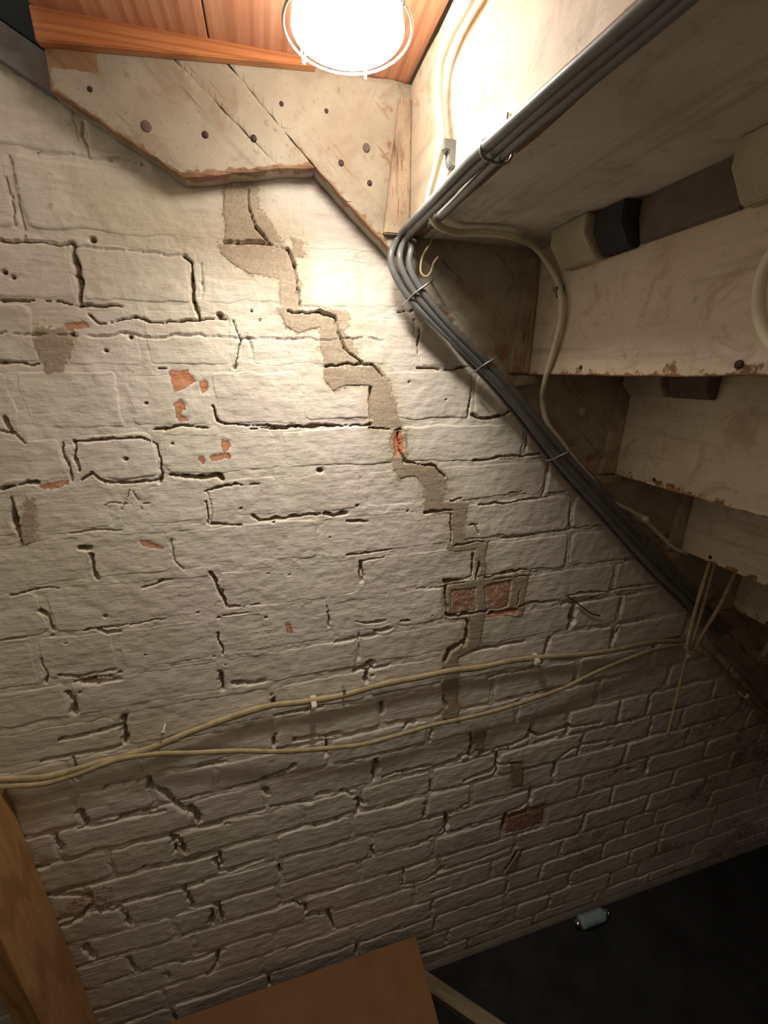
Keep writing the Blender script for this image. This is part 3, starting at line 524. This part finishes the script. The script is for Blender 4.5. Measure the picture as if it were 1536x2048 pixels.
keep = (SD < .0135) | (PATCH > .02)
above = ZZ > np.where(XX < .19, 2.05, 1.90 - .874 * (XX - .19))
keep &= ~above
JF = int(1.16 / G) // 2 * 2      # fine grid above this row, half as fine below
IF_ = int((.95 - GX0) / G) // 2 * 2
def joined(name, metas):
    Vs, Fs, Cs, o = [], [], [], 0
    for V, F, c in metas: Vs.append(V); Fs.append(F + o); Cs.append(c); o += len(V)
    me = np_mesh(name, np.vstack(Vs), np.vstack(Fs)); set_color(me, 'mask', np.vstack(Cs)); return me
wall = link('wall_back', joined('wall_back', [
    sub_mesh('', Hm, 0, IF_ + 1, JF, NZ, 1, keep=keep, raw=True),
    sub_mesh('', Hm, IF_, NX, JF, NZ, 2, keep=keep, raw=True),
    sub_mesh('', Hm, 0, NX, 0, JF + 1, 2, keep=keep, raw=True)]), M_WALL, kind='structure')
core = board('wall_core', (-1.2, .034, 0), (2.6, .11, 2.5), mat_plain('old_mortar', (.22, .18, .13), .9, .1), wall, cell=.5, bev=0, rough=0)
for (x0, x1, z0, z1) in BRICKS:
    i0, i1, j0, j1 = win(x0, x1, z0, z1)
    fine = x0 < .95 and z0 > 1.15
    c = ((x0 + x1) / 2, 0, (z0 + z1) / 2)
    b = link('brick', sub_mesh('brick', Hb, i0, i1, j0, j1, 1 if fine else 2, skirt=.025, origin=c), M_WALL, wall, c)

# ---------------- floor, ceiling, unseen walls added to shape the light
fl = board('floor', (-1.2, -1.6, -.06), (2.7, .12, 0), M_FLOOR, cell=.2, bev=0, rough=.002); fl['kind'] = 'structure'
wf = board('bounce_wall', (-1.2, -1.30, 0), (2.6, -1.22, 2.5), mat_plain('cream_plaster', (.80, .73, .60), .8, .2, scale=6), cell=.5, bev=0, rough=.001); wf['kind'] = 'structure'  # out of view, added to bounce lamp light back onto wall and stairs
w5 = board('bounce_blocker', (-1.2, -1.219, 0), (2.6, -1.205, 1.32), mat_plain('dark_brown_blocker', (.07, .05, .035), .6, .3), cell=.5, bev=.002, rough=.0005); w5['kind'] = 'structure'  # out of view, dark sheet added to cut bounce onto the lower wall
wl = board('light_blocker_left', (-1.15, -1.2, 0), (-1.12, .0, 1.42), w5.data.materials[0], cell=.5, bev=.002, rough=.0005); wl['kind'] = 'structure'  # out of view, added to keep ambient light off the lower wall
ceil = empty('ceiling', (0, -.5, 2.025)); ceil['kind'] = 'structure'
def plank(name, lo, hi, mat, parent, **kw):
    o = board(name, lo, hi, mat, None, **kw); o.parent = parent; o.location = o.location - parent.location; return o
for i, (a, b) in enumerate([(-.204, -.0355), (-.0335, .1045), (.1060, .2060)]):
    plank('plank', (a, -1.2, 2.025 + .0006 * i), (b, .0, 2.045), M_ORANGE, ceil, cell=.25, bev=.0015, rough=.0004, seed=i)
# orange batten in the corner of ceiling and wall, tapering to the right
tb = prism('trim_1', [(-.206, 1.998), (.085, 2.019), (.085, 2.0265), (-.206, 2.0265)], 'y', -.044, -.0325, M_BATTEN, bev=.001)
tb['kind'] = 'structure'
# sloped grey board continuing up to the left behind the string board
t2 = prism('trim_2', [(-.60, 2.185), (-.199, 1.961), (-.199, 2.000), (-.60, 2.225)], 'y', -.013, -.0035, M_GREYBOARD, bev=.001)
t2['kind'] = 'structure'
t4 = prism('shade_board', [(-.60, 2.228), (-.2065, 2.006), (-.2065, 2.30), (-.60, 2.40)], 'y', -.010, -.0035, mat_plain('dark_blue_shade', (.035, .045, .05), .8, .2), bev=.001)  # dark sheet added where the wall above the grey board lies in shade
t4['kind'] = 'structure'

# ================================================================ THE STAIRCASE (seen from underneath)
GO, RI = .2135, .1825
X1, Z1 = .207, 1.853            # back face of the top riser, underside of the top tread
stair = tag(empty('staircase', (.207, -.45, 0)), 'underside of a painted timber staircase falling to the right along the brick wall', 'staircase')
SL = stair.location.copy()
def part(o):
    o.parent = stair; o.location = o.location - SL; return o
YS, YO = -.032, -.90           # inner faces of wall string and outer string

# wall string board: three boards cut to the slope
def grid_plank(name, poly, cell, parent, raw_fn, seed):
    xs = [p[0] for p in poly]; zs = [p[1] for p in poly]
    c = Vector(((min(xs) + max(xs)) / 2, 0, (min(zs) + max(zs)) / 2))
    bm = bmesh.new()
    n = len(poly); vs = [bm.verts.new((x, 0, z)) for x, z in poly]; bm.faces.new(vs)
    for ax, lo, hi in ((0, min(xs), max(xs)), (2, min(zs), max(zs))):
        k = lo + cell
        while k < hi:
            co = Vector((0, 0, 0)); co[ax] = k; no = Vector((0, 0, 0)); no[ax] = 1
            bmesh.ops.bisect_plane(bm, geom=bm.verts[:] + bm.edges[:] + bm.faces[:], plane_co=co, plane_no=no); k += cell
    rg = random.Random(seed); ph = [rg.uniform(0, 6) for _ in range(4)]
    bnd = {v for e in bm.edges if e.is_boundary for v in e.verts}
    for v in bm.verts:
        x, z = v.co.x, v.co.z
        v.co.y = YS + .0006 * math.sin(31 * x + 27 * z + ph[0]) + .0004 * math.sin(95 * x - 70 * z + ph[1]) + (.0012 if v in bnd else 0)
        if v in bnd:
            v.co.x += .0007 * math.sin(170 * x + 120 * z + ph[2]); v.co.z += .0007 * math.sin(140 * x - 150 * z + ph[3])
    r = bmesh.ops.extrude_edge_only(bm, edges=[e for e in bm.edges if e.is_boundary])
    for v in r['geom']:
        if isinstance(v, bmesh.types.BMVert): v.co.y = -.002
    bmesh.ops.recalc_face_normals(bm, faces=bm.faces[:])
    vals = [raw_fn(v.co.x, v.co.z) if v.co.y < -.02 else 0.1 for v in bm.verts]
    for v in bm.verts: v.co -= c
    o = bm_obj(name, bm, M_STRING, parent, c)
    o.location = c - SL - (Vector((0, 0, 0)) if parent is None else parent.location)
    set_color(o.data, 'raw', [(a, a, a, 1) for a in vals])
    return o
string = empty('string_board', (.2, 0, 1.9)); part(string)
def low_edge(x): return 1.837 - .874 * (x - .181)
# boundary lines between the boards (running with the slope)
LA = lambda z: -.064 + (2.000 - z) * (.099 / .082)
LB = lambda z: -.010 + (2.008 - z) * (.090 / .077)
zt = 2.0248
def raw_a(x, z):
    d = min(abs(z - (1.896 + (x + .079) * .17)) / .012 if -.09 < x < .09 else 9, abs(x + .203) / .006, abs(z - (1.964 - .548 * (x + .203))) / .005 if x < -.07 else 9)
    t = .75 if (x < -.15 and z > 1.985) else 0
    return max(t, max(0, 1 - d) * .95)
def raw_c(x, z):
    d = abs(z - low_edge(x)) / .010 if x > .19 else abs(z - (1.923 - (x - .08) * .85)) / .005
    e = max(0, 1 - abs(x - .178) / .028) * .40 if z > 1.83 else 0
    e2 = 0
    for k in range(2, 9):
        xr = X1 + GO * (k - 1); zr = Z1 - RI * (k - 1)
        e2 = max(e2, .62 * max(0, 1 - math.hypot((x - xr + .05) / .07, (z - zr - .03) / .05)))
    return max(max(0, 1 - d) * .8, e, e2)
zla, zlb = 1.9175, 1.9315
A_ = [(-.2035, zt), (-.2035, 1.964), (-.079, 1.896), (LA(zla) - .0006, zla), (LA(zt) - .0006, zt)]
B_ = [(LA(zt) + .0006, zt), (LA(zla) + .0006, zla), (.0795, 1.923), (LB(zt) - .0006, zt)]
C_ = [(LB(zt) + .0006, zt), (.0805, 1.923), (.181, 1.837), (2.15, .0), (2.40, .0), (2.40, .19), (.262, zt)]
grid_plank('plank', A_, .006, string, raw_a, 1)
grid_plank('plank', B_, .006, string, raw_a, 2)
grid_plank('plank', C_, .010, string, raw_c, 3)
# nails and filled holes in the string
def disc_part(name, p, r, mat, parent, axis='y', h=.0012):
    rot = {'y': Matrix.Rotation(math.pi / 2, 3, 'X'), 'x': Matrix.Rotation(-math.pi / 2, 3, 'Y'), 'z': Matrix.Identity(3)}[axis]
    o = lathe(name, [(0, h), (r * .7, h * .9), (r, h * .3), (r, -.003), (0, -.003)], mat, parent, (0, 0, 0), seg=14, rot=rot)
    base = SL + string.location if parent is string else Vector(parent.location) + (SL if parent.parent is stair else Vector((0, 0, 0)))
    o.location = Vector(p) - base; return o
for (x, z, r) in [(-.05, 1.942, .0036), (.006, 1.945, .0036), (.042, 1.983, .0028), (.114, 1.931, .0038), (.152, 1.913, .0034), (-.166, 1.969, .003), (.097, 1.983, .0025)]:
    disc_part('nail', (x, YS, z), r, M_NAIL, string)
disc_part('nail', (.148, YS, 1.951), .005, M_DARKWOOD, string); disc_part('nail', (-.114, YS, 1.942), .006, M_DARKWOOD, string)
sp = disc_part('filler_spot', (.543, YS, 1.607), .009, M_SPOT, string)

# outer string
os_ = prism('outer_string', [(.12, 1.88), (2.15, .1), (2.40, .0), (2.40, .22), (.30, 2.06), (.12, 2.06)], 'y', YO - .03, YO, M_RISER, None)
part(os_)

def riser_raw(zb):
    def f(co):
        d = (co.z - zb) / .006; a = max(0, 1 - d) * .5
        return (a, a, a)
    return f
NR = 10
for k in range(NR):
    x = X1 + GO * k; zb = Z1 - RI * k; ztop = zb + RI - (0.0005 if k else .012)
    r = board('riser', (x, YO, zb - .002), (x + .018, YS, ztop), M_RISER, cell=.03, bev=.0025, rough=.0012 if k else .0008, seed=k, raw_edge=riser_raw(zb))
    part(r)
    for yn in {0: (), 1: (-.164, -.373, -.58), 2: (-.126, -.34, -.6), 3: (-.104, -.4), 4: (-.12, -.35)}.get(k, ()):
        n = disc_part('nail', (x + .0002, yn, zb + .0085), .004, M_NAIL, r, 'x')
    t = board('tread', (x + .0185, YO, zb), (x + GO + (.03 if k < NR - 1 else .02), YS, zb + .026), M_TREAD, cell=.04, bev=.003, rough=.0008, seed=30 + k)
    part(t)
# vertical wedges that lock the risers into the string, and tread wedges below them
for k in range(7):
    x = X1 + GO * k; zb = Z1 - RI * k
    top = zb + RI - (.03 if k == 0 else .012); s = .030 if k == 0 else .028
    w = prism('wedge', [(x - .0005, zb + .001), (x - .0005, top), (x - s * .55, top), (x - s * 1.25, zb + .001)], 'y', YS - .0095, YS + .004, M_WEDGE, None)
    part(w)
    if k:
        w = prism('wedge', [(x - .05, zb - .0025), (x + .012, zb - .0025), (x + .018, zb - .015), (x - .028, zb - .021)], 'y', YS - .013, YS + .004, M_WEDGE, None)
        part(w)
# glue blocks under the treads, plus one dark filler for a shaded gap
def block(xr, z, y0, y1, d, h, mat, name='glue_block'):
    o = prism(name, [(xr - .0003, z - .0005), (xr - d, z - .0005), (xr - d, z - h * .45), (xr - d * .45, z - h), (xr - .0003, z - h)], 'y', y0, y1, mat, None)
    return part(o)
xr2 = X1 + GO
M_GAP_SHADE = mat_plain('gap_shade', (.05, .05, .05), .9, .1)  # near-black colour standing in for shade between the blocks
block(xr2, Z1, -.185, -.118, .040, .047, M_BLOCK)
block(xr2, Z1, -.345, -.235, .012, .044, M_DARKWOOD)
block(xr2, Z1, -.232, -.187, .030, .046, M_GAP_SHADE)  # no glue block: dark filler painted as the shaded gap
block(xr2, Z1, -.47, -.352, .036, .046, M_BLOCK)
xr3 = X1 + 2 * GO
block(xr3, Z1 - RI, -.125, -.050, .030, .036, M_BLOCK)
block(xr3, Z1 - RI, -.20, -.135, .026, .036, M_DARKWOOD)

# ================================================================ THE LAMP
LX, LY = .0930, -.205
lamp = tag(empty('bulkhead_light', (LX, LY, 2.025)), 'lit round bulkhead light with a wire guard on the red wooden ceiling', 'light')
lathe('base', [(0, 0), (.046, 0), (.046, -.028), (.044, -.032), (0, -.032)], M_WPLASTIC, lamp)
prof = [(.0500 * math.cos(a), -.0665 - .006 * math.sin(a)) for a in [math.radians(d) for d in range(0, 90, 9)]] + [(0, -.0725)]
lathe('diffuser', [(0, -.0325), (.040, -.0325), (.046, -.045)] + prof, M_EMIT, lamp)
ring = [(.0565 * math.cos(a), .0565 * math.sin(a), -.066) for a in [2 * math.pi * k / 48 for k in range(49)]]
link('guard_ring', tube_mesh('guard_ring', ring, .0013, seg=8), M_WPLASTIC, lamp)
for a in (math.radians(128), math.radians(62), math.radians(245), math.radians(310)):
    ca, sa = math.cos(a), math.sin(a)
    hook = [(.045 * ca, .045 * sa, -.014), (.0575 * ca, .0575 * sa, -.018), (.0605 * ca, .0605 * sa, -.040), (.0595 * ca, .0595 * sa, -.066), (.0565 * ca, .0565 * sa, -.070), (.0545 * ca, .0545 * sa, -.060)]
    link('guard_clip', tube_mesh('guard_clip', hook, .0010, seg=6, step=.003), M_WPLASTIC, lamp)
ld = bpy.data.lights.new('lamp_light', 'AREA'); ld.shape = 'DISK'; ld.size = .07; ld.energy = LAMP_POWER; ld.color = LAMP_COLOR
ld.spread = math.radians(130)
lo_ = bpy.data.objects.new('lamp_light', ld); C.objects.link(lo_); lo_.parent = lamp; lo_.location = (0, 0, -.0735)

# ================================================================ CABLES
def saddle(name, P, r, mat, parent):
    o = tube(name, P, r, mat, parent, step=.002, seg=8); return o
def cable(name, P, r, mat, label, **kw):
    o = tube(name, P, r, mat, None, **kw); return tag(o, label, 'cable')

white = cable('cable', CAB['white'], .0042, M_WHITE, 'cream cable dropping from the ceiling past two stair risers', flat=None, wob=.03)
g1 = cable('cable', CAB['g1'], .0046, M_CABLE, 'grey cable nearest the brick wall in the bundle under the stairs', wob=.03, seed=1)
g2 = cable('cable', CAB['g2'], .0046, M_CABLE, 'grey cable in the middle of the bundle along the string board', wob=.03, seed=2)
g3 = cable('cable', CAB['g3'], .0046, M_CABLE, 'grey cable lying outermost in the bundle, highlighted along the tread edge', wob=.03, seed=3)
g4 = cable('cable', CAB['g4'], .0038, M_CABLE, 'thin grey cable sagging loose below the bundle against the bricks', wob=.04, seed=4)
hk = tag(tube('wire', CAB['hook'], .0016, M_TAN, None, step=.003, seg=8), 'short bent wire hooked up in the dark corner beside the cable bundle', 'wire')
lp = cable('cable', CAB['loop'], .0048, M_WHITE, 'thick cream cable loop against the second riser at the right edge')
t1 = cable('cable', CAB['tan1'], .0072, M_TAN, 'upper of two yellowed flat cables strung across the brick wall', flat=((0, 1, 0), .55), wob=.10, seed=5)
t2_ = cable('cable', CAB['tan2'], .0056, M_TAN, 'lower of two yellowed cables, sagging across the brick wall', flat=((0, 1, 0), .6), wob=.06, seed=6)
v1 = cable('cable', CAB['v1'], .0036, M_TAN, 'long loose yellowed cable hanging down from behind the fourth riser', wob=.1, seed=7)
v1b = cable('cable', CAB['v1b'], .0038, M_TAN, 'short yellowed cable beside the long hanging one, ending at the knot', wob=.1, seed=8)
v2 = cable('cable', CAB['v2'], .0040, M_TAN, 'yellowed cable slanting in from the right to the knot of hanging cables', wob=.06, seed=9)

def clip(name, loc, size, mat, parent, rot=(0, 0, 0)):
    """small cable clip: a saddle with a nail lug"""
    bm = bmesh.new(); w, d, h = size
    pr = [(-h * .5, 0), (-h * .5, -d), (-h * .3, -d * 1.25), (h * .3, -d * 1.25), (h * .5, -d), (h * .5, 0), (h * .85, 0), (h * .85, -d * .4), (h * .52, -d * .55)]
    pr = [(-h * .5, 0), (-h * .5, -d), (-h * .3, -d * 1.2), (h * .3, -d * 1.2), (h * .5, -d), (h * .55, -d * .5), (h * .95, -d * .5), (h * .95, 0)]
    A = [bm.verts.new((-w / 2, y, z)) for z, y in pr]; B = [bm.verts.new((w / 2, y, z)) for z, y in pr]
    bm.faces.new(A); bm.faces.new(B[::-1]); n = len(pr)
    for i in range(n): bm.faces.new((A[i], B[i], B[(i + 1) % n], A[(i + 1) % n]))
    bmesh.ops.recalc_face_normals(bm, faces=bm.faces[:])
    bmesh.ops.bevel(bm, geom=bm.edges[:], offset=min(size) * .08, segments=2, affect='EDGES')
    o = bm_obj(name, bm, mat, parent, Vector(loc) - Vector(parent.location)); o.rotation_euler = rot; return o
clip('clip', (.2065, -.187, 1.899), (.011, .019, .014), M_GREYCLIP, white, (math.radians(90), math.radians(0), math.radians(-90)))
clip('clip', (.4195, -.101, 1.789), (.010, .011, .013), M_GREYCLIP, white, (math.radians(90), 0, math.radians(-90)))
clip('clip', (.712, -.033, 1.392), (.010, .025, .013), M_CLEAR, white, (0, math.radians(-40), 0))
for (x, y, z) in [(.190, -.298, 1.8445)]:
    for o_ in (g2,):
        saddle('saddle', [(.2055, y, 1.872), (.2035, y, 1.860), (.190, y - .002, 1.8535), (.1825, y - .003, 1.848), (.1835, y - .003, 1.840), (.195, y - .003, 1.8365), (.207, y - .003, 1.8375), (.2115, y - .003, 1.846), (.2115, y - .003, 1.852)], .0012, M_STEEL, o_)
for (x, z) in [(.221, 1.783), (.337, 1.687), (.50, 1.536)]:
    nx_, nz_ = .66, .75
    pts = [(x - .020, -.030, z - .016), (x - .017, -.046, z - .012), (x - .010, -.056, z - .004), (x + .004, -.0635, z + .006), (x + .015, -.060, z + .014), (x + .020, -.034, z + .020)]
    saddle('saddle', pts, .0014, M_STEEL, g2)
clip('clip', (.035, -.004, 1.052), (.010, .018, .014), M_CLEAR, t1, (0, 0, 0))
clip('clip', (.534, -.004, 1.055), (.010, .018, .014), M_CLEAR, t1, (0, math.radians(5), 0))
clip('clip', (1.238, -.012, .806), (.010, .022, .014), M_CLEAR, t1, (0, math.radians(42), 0))
tie = tube('cable_tie', [(.886, -.078, 1.066), (.890, -.0875, 1.063), (.900, -.088, 1.062), (.906, -.078, 1.064), (.900, -.071, 1.066), (.890, -.071, 1.067), (.886, -.078, 1.066)], .0014, M_TAN, v1, step=.002, seg=6)

# nails left in the brickwork
def wall_nail(x, z, ln, r, mat, label, drop=0.0, name='nail'):
    o = tag(tube(name, [(x, .006, z), (x, -ln * .5, z - drop * .5), (x, -ln, z - drop)], r, mat, None, step=.004, seg=8), label, name.replace('_', ' '))
    c = lathe('head', [(0, .0012), (r * 1.9, .001), (r * 2.0, -.0008), (0, -.0012)], mat, o, Vector((x, -ln, z - drop)) - o.location, seg=12, rot=Matrix.Rotation(math.pi / 2, 3, 'X'))
    return o
wall_nail(.096, 1.072, .016, .0018, M_STEEL, 'small steel nail just above the upper yellowed cable')
wall_nail(-.235, 1.056, .018, .0020, M_CLEAR, 'pale plastic wall plug above the cables at the left', name='wall_plug')
wall_nail(.812, .938, .014, .0010, M_STEEL, 'thin bright pin in the bricks below the lower yellowed cable')
tw = tag(tube('root', [(.60, -.003, 1.205), (.635, -.006, 1.178), (.672, -.005, 1.150), (.70, -.004, 1.138)], .0016, M_TWIG, None, seg=6), 'thin dry root lying across the bricks right of the exposed red brick', 'root')

# ================================================================ THINGS LOW DOWN
post = board('timber_post', (-.535, -.112, 0), (-.4985, -.001, .988), M_POST, cell=.2, bev=.002, rough=.0006)
tag(post, 'upright pine board standing against the wall at the lower left', 'post')

bx = tag(empty('cardboard_box', (-.02, -.20, 0)), 'brown cardboard box on the floor against the foot of the wall', 'box')
BL = bx.location.copy()
def bpart(o): o.parent = bx; o.location = o.location - BL; return o
x0, x1, y0, y1, h = -.34, .263, -.46, -.035, .24
bpart(board('body', (x0, y0, .001), (x1, y1, h - .006), M_CARD, cell=.15, bev=.003, rough=.001))
bpart(board('flap', (x0, y0, h - .006), (x1, (y0 + y1) / 2 - .001, h - .002), M_CARD, cell=.15, bev=.001, rough=.0006, seed=3))
bpart(board('flap', (x0, (y0 + y1) / 2 + .001, h - .006), (x1, y1, h - .002), M_CARD, cell=.15, bev=.001, rough=.0006, seed=4))
bpart(board('tape', (x0 + .0, (y0 + y1) / 2 - .024, h - .0019), (x1, (y0 + y1) / 2 + .024, h - .0012), mat_plain('brown_parcel_tape', (.30, .16, .075), .35, .4), cell=.3, bev=0, rough=.0))

# pale batten lying on the floor beside the box
bt = board('timber_batten', (-.20, -.018, 0), (.20, .018, .03), M_OLDPINE, cell=.1, bev=.002, rough=.0008)
bt.location = (.435, -.165, .0165); bt.rotation_euler = (0, 0, math.radians(-42))
tag(bt, 'pale timber batten lying slantwise on the floor beside the cardboard box', 'batten')

# mortar fillet along the foot of the wall
fil = prism('trim_3', [(-.002, 0), (-.016, 0), (-.010, .009), (-.002, .014)], 'x', -.45, 1.70, mat_plain('pale_mortar_fillet', (.20, .18, .135), .85, .2, scale=20, bump=.5), None)
fil['kind'] = 'structure'

can = tag(empty('canister', (.862, -.040, .0185)), 'small blue grey canister with shiny metal ends lying at the foot of the wall', 'canister')
RX = Matrix.Rotation(math.pi / 2, 3, 'Y')
lathe('body', [(0, -.045), (.014, -.045), (.0180, -.041), (.0183, -.030), (.0178, -.028), (.0178, .028), (.0183, .030), (.0180, .041), (.014, .045), (0, .045)], M_CAN, can, rot=RX, seg=28)
for s_ in (-1, 1):
    lathe('end_cap', [(0, s_ * .0451), (.011, s_ * .0451), (.0115, s_ * .049), (.010, s_ * .058), (.0065, s_ * .061), (0, s_ * .061)], M_CHROME, can, rot=RX, seg=24)
